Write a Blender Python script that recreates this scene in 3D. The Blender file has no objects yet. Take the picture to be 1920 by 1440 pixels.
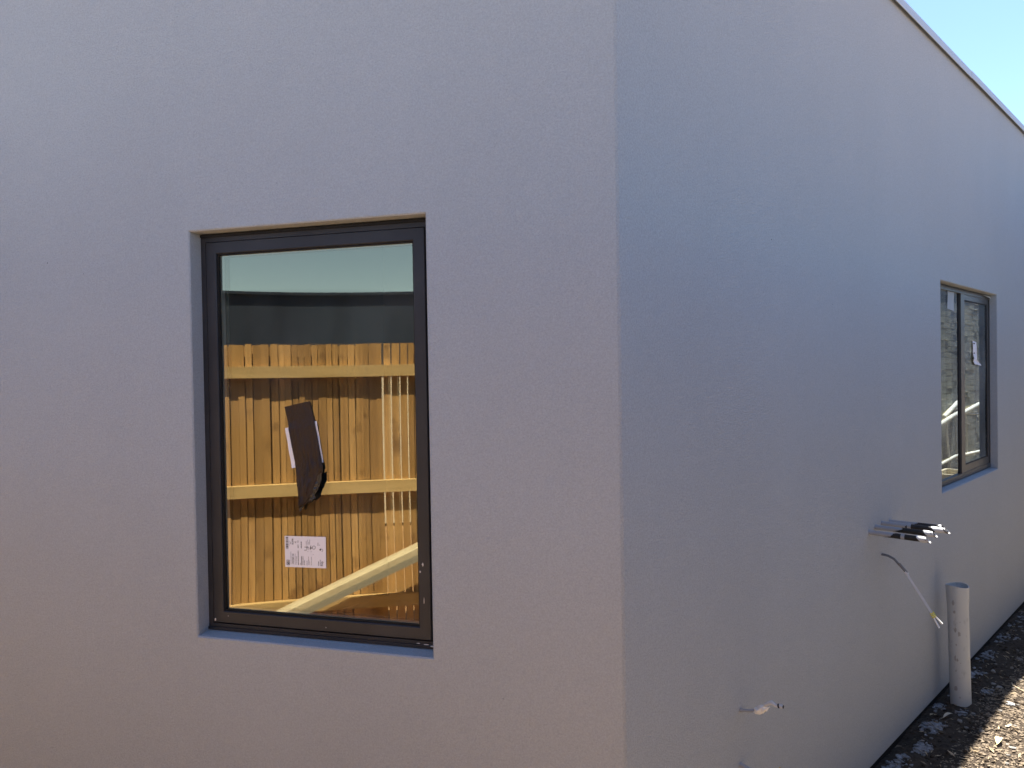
import bpy, bmesh, math, random
from mathutils import Vector, Matrix, noise
random.seed(7)
PI = math.pi
scene = bpy.context.scene
col = scene.collection

# ------------------------------------------------------------------ camera, sky, sun, exposure
EYE = 1.63
PITCH, ROLL = 0.0150, 0.0162
cd = bpy.data.cameras.new('camera')
cd.sensor_width = 36.0
cd.lens = 36.0 * 1442.0 / 1920.0
cd.clip_start = 0.05
cd.clip_end = 2000
cam = bpy.data.objects.new('camera', cd)
col.objects.link(cam)
cam.matrix_world = (Matrix.Translation((0, 0, EYE)) @ Matrix.Rotation(PI/2 - PITCH, 4, 'X')
                    @ Matrix.Rotation(-ROLL, 4, 'Z'))
scene.camera = cam

SUN_EL = math.radians(71.1)
SUN_AZ = math.radians(58.9)          # angle from +X towards +Y
w = bpy.data.worlds.new('World')
scene.world = w
w.use_nodes = True
nt = w.node_tree
nt.nodes.clear()
sky = nt.nodes.new('ShaderNodeTexSky')
sky.sky_type = 'NISHITA'
sky.sun_disc = False
sky.sun_elevation = SUN_EL
sky.sun_rotation = PI/2 - SUN_AZ
sky.air_density = 0.65
sky.dust_density = 0.2
sky.ozone_density = 3.0
bg = nt.nodes.new('ShaderNodeBackground')
bg.inputs['Strength'].default_value = 0.080
wo = nt.nodes.new('ShaderNodeOutputWorld')
nt.links.new(sky.outputs[0], bg.inputs['Color'])
nt.links.new(bg.outputs[0], wo.inputs['Surface'])

sl = bpy.data.lights.new('sun', 'SUN')
sl.energy = 4.2
sl.angle = math.radians(0.53)
sl.color = (1.0, 0.95, 0.87)
sun = bpy.data.objects.new('sun', sl)
col.objects.link(sun)
sdir = Vector((math.cos(SUN_AZ)*math.cos(SUN_EL), math.sin(SUN_AZ)*math.cos(SUN_EL), math.sin(SUN_EL)))
sun.rotation_euler = sdir.to_track_quat('Z', 'Y').to_euler()
sun.location = (3, 5, 20)

vs = scene.view_settings
vs.view_transform = 'Standard'
vs.look = 'None'
vs.gamma = 1.0
vs.use_curve_mapping = False
vs.exposure = 2.25
scene.cycles.max_bounces = 10
scene.cycles.diffuse_bounces = 5
scene.cycles.glossy_bounces = 6
scene.cycles.transparent_max_bounces = 16
scene.cycles.use_denoising = True
scene.cycles.caustics_reflective = False

# ------------------------------------------------------------------ frames of reference
# the plot: t runs along the long wall away from the corner, d runs out from that wall
CX, CY = 0.2625, 1.8603
B_ANG, A_ANG = 0.8079, 0.2810
dB = Vector((math.cos(B_ANG), math.sin(B_ANG), 0)); nB = Vector((math.sin(B_ANG), -math.cos(B_ANG), 0))
dA = Vector((-math.cos(A_ANG), math.sin(A_ANG), 0)); nA = Vector((-math.sin(A_ANG), -math.cos(A_ANG), 0))
C0 = Vector((CX, CY, 0))
UP = Vector((0, 0, 1))
def T(t, d, z): return C0 + dB*t + nB*d + UP*z           # plot coordinates
def S(s, o, z): return C0 + dA*s + nA*o + UP*z           # splayed wall: s from the corner, o outwards
ZTOP = 3.198

# ------------------------------------------------------------------ helpers
def put(name, mesh, mat=None, parent=None, **props):
    o = bpy.data.objects.new(name, mesh)
    col.objects.link(o)
    if mat is not None:
        mats = mat if isinstance(mat, (list, tuple)) else [mat]
        for m in mats: mesh.materials.append(m)
    if parent is not None: o.parent = parent; o.matrix_parent_inverse = Matrix()
    for k, v in props.items(): o[k] = v
    return o
def empty(name, label=None, category=None, group=None):
    o = bpy.data.objects.new(name, None); col.objects.link(o)
    o.empty_display_size = 0.1
    if label: o['label'] = label
    if category: o['category'] = category
    if group: o['group'] = group
    return o
def tag(o, label, category, group=None):
    o['label'] = label; o['category'] = category
    if group: o['group'] = group
    return o

class MB:
    """collects shapes; every shape is given in world space through a frame function"""
    def __init__(s): s.v = []; s.f = []; s.m = []; s.sm = []
    def add(s, verts, faces, mi=0, smooth=False):
        n = len(s.v); s.v += [tuple(p) for p in verts]
        for f in faces: s.f.append(tuple(i+n for i in f)); s.m.append(mi); s.sm.append(smooth)
    def box(s, F, a, b, mi=0, skip=()):
        (x0, y0, z0), (x1, y1, z1) = a, b
        P = [F(x, y, z) for z in (z0, z1) for y in (y0, y1) for x in (x0, x1)]
        fs = {'z0': (0, 2, 3, 1), 'z1': (4, 5, 7, 6), 'y0': (0, 1, 5, 4), 'y1': (2, 6, 7, 3), 'x0': (0, 4, 6, 2), 'x1': (1, 3, 7, 5)}
        s.add(P, [f for k, f in fs.items() if k not in skip], mi)
    def bar(s, p, q, wv, hv, mi=0):
        """rectangular bar from p to q; wv and hv are half-extent vectors"""
        P = [e + a*wv + b*hv for e in (p, q) for a, b in ((-1, -1), (1, -1), (1, 1), (-1, 1))]
        s.add(P, [(0, 1, 2, 3), (7, 6, 5, 4), (0, 4, 5, 1), (1, 5, 6, 2), (2, 6, 7, 3), (3, 7, 4, 0)], mi)
    def tube(s, pts, r, n=8, mi=0, caps=True, smooth=True):
        pts = [Vector(p) for p in pts]
        rs = r if isinstance(r, (list, tuple)) else [r]*len(pts)
        rings = []; ref = None
        for i, p in enumerate(pts):
            tg = (pts[min(i+1, len(pts)-1)] - pts[max(i-1, 0)]).normalized()
            if ref is None:
                ref = tg.orthogonal().normalized()
            ref = (ref - tg*ref.dot(tg)).normalized()
            b = tg.cross(ref)
            rings.append([p + (ref*math.cos(2*PI*k/n) + b*math.sin(2*PI*k/n))*rs[i] for k in range(n)])
        base = [q for rg in rings for q in rg]
        fs = []
        for i in range(len(pts)-1):
            for k in range(n):
                fs.append((i*n+k, i*n+(k+1) % n, (i+1)*n+(k+1) % n, (i+1)*n+k))
        s.add(base, fs, mi, smooth)
        if caps:
            n0 = len(s.v)
            s.add(rings[0][::-1], [tuple(range(n))], mi); s.add(rings[-1], [tuple(range(n))], mi)
    def quadgrid(s, G, mi=0, smooth=True):
        R, Cn = len(G), len(G[0])
        s.add([p for r in G for p in r], [(i*Cn+j, i*Cn+j+1, (i+1)*Cn+j+1, (i+1)*Cn+j) for i in range(R-1) for j in range(Cn-1)], mi, smooth)
    def mesh(s, name, recalc=False):
        me = bpy.data.meshes.new(name)
        me.from_pydata(s.v, [], s.f)
        for p, mi, smo in zip(me.polygons, s.m, s.sm): p.material_index = mi; p.use_smooth = smo
        me.update()
        if recalc:
            bm = bmesh.new(); bm.from_mesh(me)
            bmesh.ops.recalc_face_normals(bm, faces=bm.faces); bm.to_mesh(me); bm.free()
        return me
    def build(s, name, mat, parent=None, recalc=True, bevel=0, **props):
        me = s.mesh(name, recalc)
        if bevel:
            bm = bmesh.new(); bm.from_mesh(me)
            bmesh.ops.remove_doubles(bm, verts=bm.verts, dist=1e-5)
            es = [e for e in bm.edges if len(e.link_faces) == 2 and e.calc_face_angle(0) > 0.5]
            bmesh.ops.bevel(bm, geom=es, offset=bevel, segments=2, affect='EDGES', clamp_overlap=True)
            bm.to_mesh(me); bm.free()
        return put(name, me, mat, parent, **props)

# ------------------------------------------------------------------ materials
def mat(name, base=(.5, .5, .5), rough=.6, spec=.5, metal=0):
    m = bpy.data.materials.new(name); m.use_nodes = True
    n = m.node_tree; b = n.nodes['Principled BSDF']
    b.inputs['Base Color'].default_value = (*base, 1)
    b.inputs['Roughness'].default_value = rough
    b.inputs['Specular IOR Level'].default_value = spec
    b.inputs['Metallic'].default_value = metal
    return m, n, b
def N(n, t, **kw):
    x = n.nodes.new(t)
    for k, v in kw.items():
        if k in x.inputs: x.inputs[k].default_value = v
        else: setattr(x, k, v)
    return x
def ramp(n, stops, fac):
    r = n.nodes.new('ShaderNodeValToRGB')
    e = r.color_ramp.elements
    while len(e) < len(stops): e.new(.5)
    for el, (p, c) in zip(e, stops): el.position = p; el.color = (*c, 1) if len(c) == 3 else c
    n.links.new(fac, r.inputs['Fac'])
    return r
def coord(n, scale=(1, 1, 1), kind='Object'):
    tc = n.nodes.new('ShaderNodeTexCoord'); mp = n.nodes.new('ShaderNodeMapping')
    mp.inputs['Scale'].default_value = scale
    n.links.new(tc.outputs[kind], mp.inputs['Vector'])
    return mp.outputs['Vector']
def noise_tex(n, vec, scale, detail=4, rough=.55):
    x = N(n, 'ShaderNodeTexNoise'); x.inputs['Scale'].default_value = scale
    x.inputs['Detail'].default_value = detail; x.inputs['Roughness'].default_value = rough
    n.links.new(vec, x.inputs['Vector']); return x.outputs['Fac']
def bump(n, b, h, dist, strength=1.0, prev=None):
    x = N(n, 'ShaderNodeBump'); x.inputs['Distance'].default_value = dist; x.inputs['Strength'].default_value = strength
    n.links.new(h, x.inputs['Height'])
    if prev is not None: n.links.new(prev, x.inputs['Normal'])
    n.links.new(x.outputs[0], b.inputs['Normal']); return x.outputs[0]

def render_coat(name, base, grain=1.0):
    m, n, b = mat(name, base, .85, .25)
    v = coord(n)
    big = noise_tex(n, v, 1.3, 3)
    mid = noise_tex(n, v, 14, 4)
    fine = noise_tex(n, v, 210, 4, .85)
    vs_ = coord(n, (1, 1, .35))
    streak = noise_tex(n, vs_, 2.5, 4)
    mx = N(n, 'ShaderNodeMath', operation='ADD'); n.links.new(big, mx.inputs[0]); n.links.new(streak, mx.inputs[1])
    mx2 = N(n, 'ShaderNodeMath', operation='ADD'); n.links.new(mx.outputs[0], mx2.inputs[0])
    ml = N(n, 'ShaderNodeMath', operation='MULTIPLY'); ml.inputs[1].default_value = .4
    n.links.new(fine, ml.inputs[0]); n.links.new(ml.outputs[0], mx2.inputs[1])
    k1 = tuple(c*.965 for c in base); k2 = tuple(min(1, c*1.035) for c in base)
    mr = N(n, 'ShaderNodeMath', operation='DIVIDE'); mr.inputs[1].default_value = 2.4
    n.links.new(mx2.outputs[0], mr.inputs[0])
    r = ramp(n, [(.32, k1), (.68, k2)], mr.outputs[0])
    # stippled grain of the sprayed finish
    gr = ramp(n, [(.36, (.80, .80, .80)), (.64, (1.17, 1.17, 1.17))], fine)
    mm = N(n, 'ShaderNodeMix', data_type='RGBA', blend_type='MULTIPLY'); mm.inputs[0].default_value = .55*grain
    n.links.new(r.outputs[0], mm.inputs[6]); n.links.new(gr.outputs[0], mm.inputs[7])
    n.links.new(mm.outputs[2], b.inputs['Base Color'])
    p = bump(n, b, big, .010, .15)
    p = bump(n, b, mid, .0012, .3, p)
    f2 = noise_tex(n, v, 190, 5, .75)
    bump(n, b, f2, .0045*grain, 1.0, p)
    return m

M = {}
M['render_a'] = render_coat('grey_render', (.392, .416, .440))
M['render_b'] = render_coat('grey_render_side', (.392, .416, .440), 1.3)
M['inner'] = mat('raw_plasterboard', (.35, .34, .33), .9, .2)[0]
M['screed'] = mat('raw_screed', (.25, .24, .23), .9, .2)[0]

def powder(name, base, rough=.48):
    m, n, b = mat(name, base, rough, .35)
    v = coord(n); f = noise_tex(n, v, 900, 2); bump(n, b, f, .0002, .5)
    d = noise_tex(n, v, 9, 5)
    r = ramp(n, [(.35, base), (.75, tuple(c*1.35+.004 for c in base))], d); n.links.new(r.outputs[0], b.inputs['Base Color'])
    return m
M['frame'] = powder('charcoal_powder_coat', (.021, .021, .024))
M['frame_b'] = powder('bronze_grey_powder_coat', (.048, .049, .050), .38)
M['gasket'] = mat('black_rubber', (.008, .008, .009), .6, .3)[0]
M['gap'] = mat('dark_membrane', (.012, .012, .014), .9, .2)[0]
M['speck'] = mat('plaster_speck', (.62, .58, .52), .9, .2)[0]
M['white'] = mat('white_paper', (.78, .76, .78), .8, .3)[0]
M['ink'] = mat('black_ink', (.02, .02, .025), .7, .3)[0]

def glass(name, r0, tint, trans, film=.045):
    m = bpy.data.materials.new(name); m.use_nodes = True
    n = m.node_tree; n.nodes.clear()
    out = n.nodes.new('ShaderNodeOutputMaterial')
    tr = n.nodes.new('ShaderNodeBsdfTransparent'); tr.inputs[0].default_value = (*trans, 1)
    gl = n.nodes.new('ShaderNodeBsdfGlossy'); gl.inputs['Color'].default_value = (*tint, 1); gl.inputs['Roughness'].default_value = 0.0
    lw = n.nodes.new('ShaderNodeLayerWeight'); lw.inputs['Blend'].default_value = .5
    pw = N(n, 'ShaderNodeMath', operation='POWER'); pw.inputs[1].default_value = 5
    n.links.new(lw.outputs['Facing'], pw.inputs[0])
    ma = N(n, 'ShaderNodeMath', operation='MULTIPLY_ADD'); ma.inputs[1].default_value = 1-r0; ma.inputs[2].default_value = r0
    n.links.new(pw.outputs[0], ma.inputs[0])
    mx = n.nodes.new('ShaderNodeMixShader')
    n.links.new(ma.outputs[0], mx.inputs[0]); n.links.new(tr.outputs[0], mx.inputs[1]); n.links.new(gl.outputs[0], mx.inputs[2])
    # faint film of building dust
    df = n.nodes.new('ShaderNodeBsdfDiffuse'); df.inputs[0].default_value = (.52, .56, .57, 1)
    v = coord(n); d = noise_tex(n, v, 3.5, 6, .65)
    r = ramp(n, [(.42, (.002,)*3), (.8, (film,)*3)], d)
    m2 = n.nodes.new('ShaderNodeMixShader')
    n.links.new(r.outputs[0], m2.inputs[0]); n.links.new(mx.outputs[0], m2.inputs[1]); n.links.new(df.outputs[0], m2.inputs[2])
    n.links.new(m2.outputs[0], out.inputs['Surface'])
    return m
M['glass_out'] = glass('coated_glass', .225, (1, .84, .52), (.80, .84, .80))
M['glass_in'] = glass('inner_glass', .09, (1, .84, .52), (.80, .84, .80))
M['glass_b'] = glass('far_window_glass', .10, (.88, .98, 1), (.75, .8, .78), .28)

def timber(name, c0, c1, stain=(.05, .03, .015), axis='z', rnd=.22, knots=.0, scale=1.0):
    m, n, b = mat(name, c0, .75, .25)
    sc = {'z': (1, 1, .06), 'x': (.06, 1, 1), 'y': (1, .06, 1)}[axis]
    v0 = N(n, 'ShaderNodeTexCoord'); oi = N(n, 'ShaderNodeObjectInfo')
    ad = N(n, 'ShaderNodeVectorMath', operation='ADD'); n.links.new(v0.outputs['Object'], ad.inputs[0])
    ms = N(n, 'ShaderNodeMath', operation='MULTIPLY'); ms.inputs[1].default_value = 37.0
    n.links.new(oi.outputs['Random'], ms.inputs[0]); n.links.new(ms.outputs[0], ad.inputs[1])
    mp = N(n, 'ShaderNodeMapping'); mp.inputs['Scale'].default_value = sc; n.links.new(ad.outputs[0], mp.inputs[0])
    g = noise_tex(n, mp.outputs[0], 45*scale, 6, .6)
    st = noise_tex(n, ad.outputs[0], 5.5*scale, 5, .6)
    r = ramp(n, [(.3, c0), (.7, c1)], g)
    sr = ramp(n, [(.58, (0, 0, 0)), (.72, (.8, .8, .8))], st)
    mx = N(n, 'ShaderNodeMix', data_type='RGBA'); n.links.new(sr.outputs[0], mx.inputs[0])
    n.links.new(r.outputs[0], mx.inputs[6]); mx.inputs[7].default_value = (*stain, 1)
    # board-to-board tone
    tr = ramp(n, [(0, (1-rnd*1.6, 1-rnd*1.75, 1-rnd*1.9)), (.5, (1, .97, .95)), (1, (1+rnd, 1+rnd, 1+rnd*1.2))], oi.outputs['Random'])
    m2 = N(n, 'ShaderNodeMix', data_type='RGBA', blend_type='MULTIPLY'); m2.inputs[0].default_value = 1
    n.links.new(mx.outputs[2], m2.inputs[6]); n.links.new(tr.outputs[0], m2.inputs[7])
    n.links.new(m2.outputs[2], b.inputs['Base Color'])
    bump(n, b, g, .002, .5)
    return m
M['paling'] = timber('sawn_hardwood_paling', (.40, .255, .115), (.56, .375, .18), stain=(.13, .065, .028))
M['rail'] = timber('pale_hardwood_rail', (.48, .37, .20), (.60, .47, .27), stain=(.30, .19, .07), axis='x', rnd=.06)
M['plank'] = timber('weathered_plank', (.46, .44, .36), (.62, .60, .51), stain=(.38, .33, .22), axis='x', rnd=.05)
M['batten'] = timber('pale_batten', (.7, .66, .55), (.8, .76, .64), stain=(.6, .5, .4), rnd=.05)
M['nail'] = mat('galvanised_nail', (.6, .6, .6), .35, .5, 1.0)[0]
M['galv'] = mat('galvanised_steel', (.62, .63, .62), .45, .5, .85)[0]
M['pale_metal'] = mat('pale_painted_steel', (.70, .69, .64), .5, .4)[0]

# ------------------------------------------------------------------ ground
def soil(name, c0, c1, c2):
    m, n, b = mat(name, c0, .95, .12)
    v = coord(n)
    a = noise_tex(n, v, 3.5, 6, .6); f = noise_tex(n, v, 60, 6, .7); g = noise_tex(n, v, 260, 4, .7)
    r = ramp(n, [(.3, c0), (.52, c1), (.75, c2)], f)
    r2 = ramp(n, [(.3, (.75, .74, .72)), (.7, (1.2, 1.2, 1.2))], a)
    mm = N(n, 'ShaderNodeMix', data_type='RGBA', blend_type='MULTIPLY'); mm.inputs[0].default_value = 1
    n.links.new(r.outputs[0], mm.inputs[6]); n.links.new(r2.outputs[0], mm.inputs[7]); n.links.new(mm.outputs[2], b.inputs['Base Color'])
    p = bump(n, b, f, .012, .8); bump(n, b, g, .004, .8, p)
    return m
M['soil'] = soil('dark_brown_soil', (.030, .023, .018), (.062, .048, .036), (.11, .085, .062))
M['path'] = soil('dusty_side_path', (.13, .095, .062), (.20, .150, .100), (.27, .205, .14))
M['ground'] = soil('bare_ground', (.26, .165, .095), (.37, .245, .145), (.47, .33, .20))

PT0, PT1, PD0, PD1 = 0.6, 5.6, -0.05, 0.95
def soil_h(t, d):
    p = Vector((t, d, 0))
    h = .022*noise.noise(p*2.3) + .012*noise.noise(p*7+Vector((3, 1, 0))) + .007*noise.noise(p*21) + .005*noise.noise(p*55)
    e = min(1, (PD1-d)/.25, (t-PT0)/.25, (PT1-t)/.25)
    return h - .012*max(0, 1-(d/.10)) - .05*(1-max(0, e))
g = MB()
NT, ND = 500, 100
G = [[T(PT0+(PT1-PT0)*i/NT, PD0+(PD1-PD0)*j/ND, soil_h(PT0+(PT1-PT0)*i/NT, PD0+(PD1-PD0)*j/ND)) for j in range(ND+1)] for i in range(NT+1)]
g.quadgrid(G)
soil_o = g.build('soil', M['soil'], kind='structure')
gm = MB()
gm.add([(-400, -400, -.03), (400, -400, -.03), (400, 400, -.03), (-400, 400, -.03)], [(0, 1, 2, 3)])
gm.build('ground', M['ground'], kind='structure')
ps = MB()
ps.add([T(-.2, -.05, -.024), T(17, -.05, -.024), T(17, 6.0, -.024), T(-.2, 6.0, -.024)], [(0, 1, 2, 3)])
ps.build('side_path', M['path'], kind='structure')

# ------------------------------------------------------------------ the house
house = empty('house', 'rendered grey house with a splayed corner, one tall window and one wide window', 'house')
def jit(a): return random.uniform(-a, a)
def ragged(n, lo, hi):
    return [lo+(hi-lo)*i/n for i in range(n+1)]

def wall_with_hole(F, x0, x1, z0, z1, hx0, hx1, hz0, hz1, deep, name, material, sill=.010):
    """F(x, out, z). Face with a slightly uneven arris, chamfer, reveals and sloping sill."""
    m = MB(); n = 70; J = .0007; ch = .0035
    zs = ragged(n, hz0, hz1); xs = ragged(n, hx0, hx1)
    L = [(hx0-ch+jit(J), z) for z in zs]; R = [(hx1+ch+jit(J), z) for z in zs]
    B_ = [(x, hz0-ch+jit(J)) for x in xs]; Tp = [(x, hz1+ch+jit(J)) for x in xs]
    L[0] = B_[0] = (hx0-ch, hz0-ch); L[-1] = Tp[0] = (hx0-ch, hz1+ch)
    R[0] = B_[-1] = (hx1+ch, hz0-ch); R[-1] = Tp[-1] = (hx1+ch, hz1+ch)
    P = lambda pts, o=0: [F(x, o, z) for x, z in pts]
    for poly in ([(x0, z0)] + [(hx0-ch, z0)] + L + [(hx0-ch, z1), (x0, z1)],
                 [(hx1+ch, z0), (x1, z0), (x1, z1), (hx1+ch, z1)] + R[::-1],
                 [(hx0-ch, z0), (hx1+ch, z0)] + B_[::-1],
                 [(hx0-ch, z1)] + Tp + [(hx1+ch, z1)]):
        m.add(P(poly), [tuple(range(len(poly)))])
    def strip(a, b):
        k = len(a); m.add(a+b, [(i, i+1, k+i+1, k+i) for i in range(k-1)])
    inner = lambda pts: pts
    Li = [(hx0, z) for z in zs]; Ri = [(hx1, z) for z in zs]; Bi = [(x, hz0) for x in xs]; Ti = [(x, hz1) for x in xs]
    for o_, i_ in ((L, Li), (R, Ri), (B_, Bi), (Tp, Ti)): strip(P(o_), P(i_, -ch))
    zi = hz0 + sill
    Lb = [(hx0, zi+(hz1-zi)*i/n) for i in range(n+1)]; Rb = [(hx1, z) for _, z in Lb]; Bb = [(x, zi) for x in xs]
    for i_, b_ in ((Li, Lb), (Ri, Rb), (Bi, Bb), (Ti, Ti)): strip(P(i_, -ch), P(b_, -deep))
    return m.build(name, material, house)

# splayed wall with the tall window, long wall with the wide window
WA = dict(x0=.5002, x1=1.2250, z0=.8867, z1=2.0462)
WB = dict(x0=2.6989, x1=3.8925, z0=.9966, z1=2.0529)
FA = lambda x, o, z: S(x, o, z)
FB = lambda x, o, z: T(x, o, z)
wall_with_hole(FA, .006, 4.2, .022, 3.215, WA['x0'], WA['x1'], WA['z0'], WA['z1'], .13, 'wall', M['render_a'])
wall_with_hole(FB, .006, 14.0, .022, 3.215, WB['x0'], WB['x1'], WB['z0'], WB['z1'], .13, 'wall', M['render_b'])
# the soft arris of the corner
m = MB()
ncr = 160
ra, rb_, rm = [], [], []
for i in range(ncr+1):
    z = .022 + 3.19*i/ncr; j = .0009*noise.noise(Vector((0, 0, z*45))) + .0006*noise.noise(Vector((5, 0, z*6)))
    ra.append(S(.006, 0, z)); rb_.append(T(.006, 0, z)); rm.append(C0 + UP*z + (nA+nB)*(-.0010+j))
m.quadgrid([ra, rm, rb_])
m.build('corner_bead', M['render_b'], house)
# other walls, closing the house
m = MB()
pa = S(4.2, 0, 0); ta, da = (pa-C0).dot(dB), (pa-C0).dot(nB)
ring = [(ta, da), (ta, -10.0), (14.0, -10.0), (14.0, 0.0)]
for (a, b), (c, d) in zip(ring[:-1], ring[1:]):
    m.add([T(a, b, .035), T(c, d, .035), T(c, d, 3.215), T(a, b, 3.215)], [(0, 1, 2, 3)])
m.build('wall', M['render_a'], house, label='plain rear and end walls without windows')
poly = [(0, 0), (ta, da), (ta, -10.0), (14.0, -10.0), (14.0, 0.0)]
m = MB()
def inset(pp, k): return [(t - (0 if t < 13 else k) + (k if t < ta+.01 else 0)*1, d - (k if d > -.01 else 0)*1) for t, d in pp]
m.add([T(t, d, 3.05) for t, d in poly], [tuple(range(5))]); m.build('roof', M['gap'], house)
m = MB(); m.add([T(t, d, 2.62) for t, d in poly], [tuple(range(5))]); m.build('ceiling', M['inner'], house)
m = MB(); m.add([T(t, d, .10) for t, d in poly], [tuple(range(5))]); m.build('floor', M['screed'], house)
m = MB()   # dark membrane edge of the slab below the render
for P, Q in ((S(0, -.012, 0), S(4.2, -.012, 0)), (T(0, -.012, 0), T(14, -.012, 0))):
    m.add([P-UP*.1, Q-UP*.1, Q+UP*.045, P+UP*.045], [(0, 1, 2, 3)])
m.build('slab_edge', M['gap'], house)
m = MB()   # bare rooms behind the glass
for a, b in (((-.9, -3.2), (13.8, -3.2)), ((1.7, -.13), (1.7, -3.2)), ((5.6, -.13), (5.6, -3.2))):
    m.add([T(*a, .10), T(*b, .10), T(*b, 2.62), T(*a, 2.62)], [(0, 1, 2, 3)])
m.build('partition', M['inner'], house)

m = MB()
for F, x, z, r in ((FA, 1.735, 1.985, .0016), (FA, 1.600, 1.945, .0013), (FB, .826, 2.040, .0020), (FB, .270, 1.668, .0013), (FA, .935, 2.16, .0011), (FB, 1.32, 1.86, .0016), (FA, .31, .80, .0012)):
    m.add([F(x+math.cos(k*PI/3)*r*random.uniform(.7, 1.2), .0008, z+math.sin(k*PI/3)*r*random.uniform(.7, 1.2)) for k in range(6)], [tuple(range(6))])
m.build('pit_mark', M['gap'], house, kind='stuff')

# parapet capping in lengths
capm, n_, b_ = mat('pale_metal_capping', (.38, .43, .50), .55, .4)
def capping(F, x0, x1, k):
    m = MB(); dz = k*.0015; o = .018 + k*.0012
    prof = [(-.20, 3.229+dz), (o, 3.225+dz), (o, 3.190+dz), (o-.0022, 3.1885+dz), (o-.003, 3.190+dz), (o-.003, 3.220+dz), (-.20, 3.224+dz)]
    n = len(prof); P = [F(x, oo, z) for x in (x0, x1) for oo, z in prof]
    m.add(P, [tuple(range(n))] + [tuple(range(2*n-1, n-1, -1))] + [(i, (i+1) % n, n+(i+1) % n, n+i) for i in range(n)])
    return m.build('parapet_capping', capm, house)
capping(FB, -.012, 3.262, 0)
capping(FB, 3.250, 7.10, 1)
capping(FB, 7.09, 14.02, 0)
capping(FA, -.012, 4.21, 0)

# ---- tall window
def frame_ring(m, F, x0, x1, z0, z1, o0, o1, wl, wr, wb, wt, mi=0):
    m.box(F, (x0, o1, z0), (x0+wl, o0, z1), mi); m.box(F, (x1-wr, o1, z0), (x1, o0, z1), mi)
    m.box(F, (x0+wl, o1, z0), (x1-wr, o0, z0+wb), mi); m.box(F, (x0+wl, o1, z1-wt), (x1-wr, o0, z1), mi)
def mitred(m, F, x0, x1, z0, z1, o0, o1, wd, ch=.002):
    """mitred sash ring, one trapezoid bar per side, with eased outer front arris"""
    a = [(x0, z0), (x1, z0), (x1, z1), (x0, z1)]; b = [(x0+wd, z0+wd), (x1-wd, z0+wd), (x1-wd, z1-wd), (x0+wd, z1-wd)]
    ac = [(x0+ch, z0+ch), (x1-ch, z0+ch), (x1-ch, z1-ch), (x0+ch, z1-ch)]; bc = [(x0+wd-ch, z0+wd-ch), (x1-wd+ch, z0+wd-ch), (x1-wd+ch, z1-wd+ch), (x0+wd-ch, z1-wd+ch)]
    g_ = .0004
    for i in range(4):
        j = (i+1) % 4
        P = [F(*a[i][:1], o1, a[i][1]), F(a[j][0], o1, a[j][1]), F(a[j][0], o0-ch, a[j][1]), F(a[i][0], o0-ch, a[i][1]),
             F(ac[i][0], o0, ac[i][1]), F(ac[j][0], o0, ac[j][1]), F(bc[j][0], o0, bc[j][1]), F(bc[i][0], o0, bc[i][1]),
             F(b[j][0], o0-ch, b[j][1]), F(b[i][0], o0-ch, b[i][1]), F(b[j][0], o1, b[j][1]), F(b[i][0], o1, b[i][1])]
        m.add(P, [(0, 1, 2, 3), (3, 2, 5, 4), (4, 5, 6, 7), (7, 6, 8, 9), (9, 8, 10, 11), (11, 10, 1, 0)])
RA = .050
m = MB()
zs0 = WA['z0']+.006
frame_ring(m, FA, WA['x0']-.004, WA['x1']+.004, zs0, WA['z1']-.010, -RA, -.12, .020, .020, .018, .014)
m.box(FA, (WA['x0'], -RA+.004, zs0), (WA['x1'], -RA-.001, zs0+.008))       # sill lip
winA = m.build('window', M['frame'], house, label='tall window in dark frame with paper and tape on the glass')
SX0, SX1, SZ0, SZ1 = .5235, 1.2085, .9135, 2.0215
m = MB(); mitred(m, FA, SX0, SX1, SZ0, SZ1, -RA+.001, -.10, .034); m.build('sash', M['frame'], winA)
m = MB()
for (a, b) in (((SX0-.0045, zs0+.017), (SX0, 2.03)), ((SX1, zs0+.017), (SX1+.0045, 2.03))):
    m.box(FA, (a[0], -.10, a[1]), (b[0], -RA-.008, b[1]))
m.box(FA, (SX0-.004, -.10, SZ0-.006), (SX1+.004, -RA-.008, SZ0)); m.box(FA, (SX0-.004, -.10, SZ1), (SX1+.004, -RA-.008, SZ1+.006))
gx0, gx1, gz0, gz1 = SX0+.034, SX1-.034, SZ0+.034, SZ1-.034
frame_ring(m, FA, gx0-.001, gx1+.001, gz0-.001, gz1+.001, -RA-.006, -.10, .005, .005, .005, .005)
m.build('gasket', M['gasket'], winA)
m = MB(); m.box(FA, (WA['x0']+.002, -RA-.06, WA['z1']-.0105), (WA['x1']-.002, -RA+.006, WA['z1']-.003))
m.build('head_strip', M['gasket'], winA)  # black strip above the frame head
def pane(F, x0, x1, z0, z1, o, sag, name, material, par, n=28):
    m = MB(); G = []
    for i in range(n+1):
        v = -1+2*i/n; row = []
        for j in range(n+1):
            u = -1+2*j/n
            row.append(F(x0+(x1-x0)*(u+1)/2, o + sag*(1-u*u)*(1-v*v), z0+(z1-z0)*(v+1)/2))
        G.append(row)
    m.quadgrid(G, smooth=True)
    return m.build(name, material, par, recalc=False)
pane(FA, gx0+.002, gx1-.002, gz0+.002, gz1-.002, -.064, .00055, 'glass_pane', M['glass_out'], winA)
pane(FA, gx0+.002, gx1-.002, gz0+.002, gz1-.002, -.082, -.00050, 'glass_pane', M['glass_in'], winA)
m = MB(); frame_ring(m, FA, gx0-.002, gx1+.002, gz0-.002, gz1+.002, -.0655, -.0805, .008, .008, .008, .008)
m.build('spacer_bar', mat('aluminium_spacer', (.5, .5, .5), .4, .5, .6)[0], winA)
m = MB()
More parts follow.
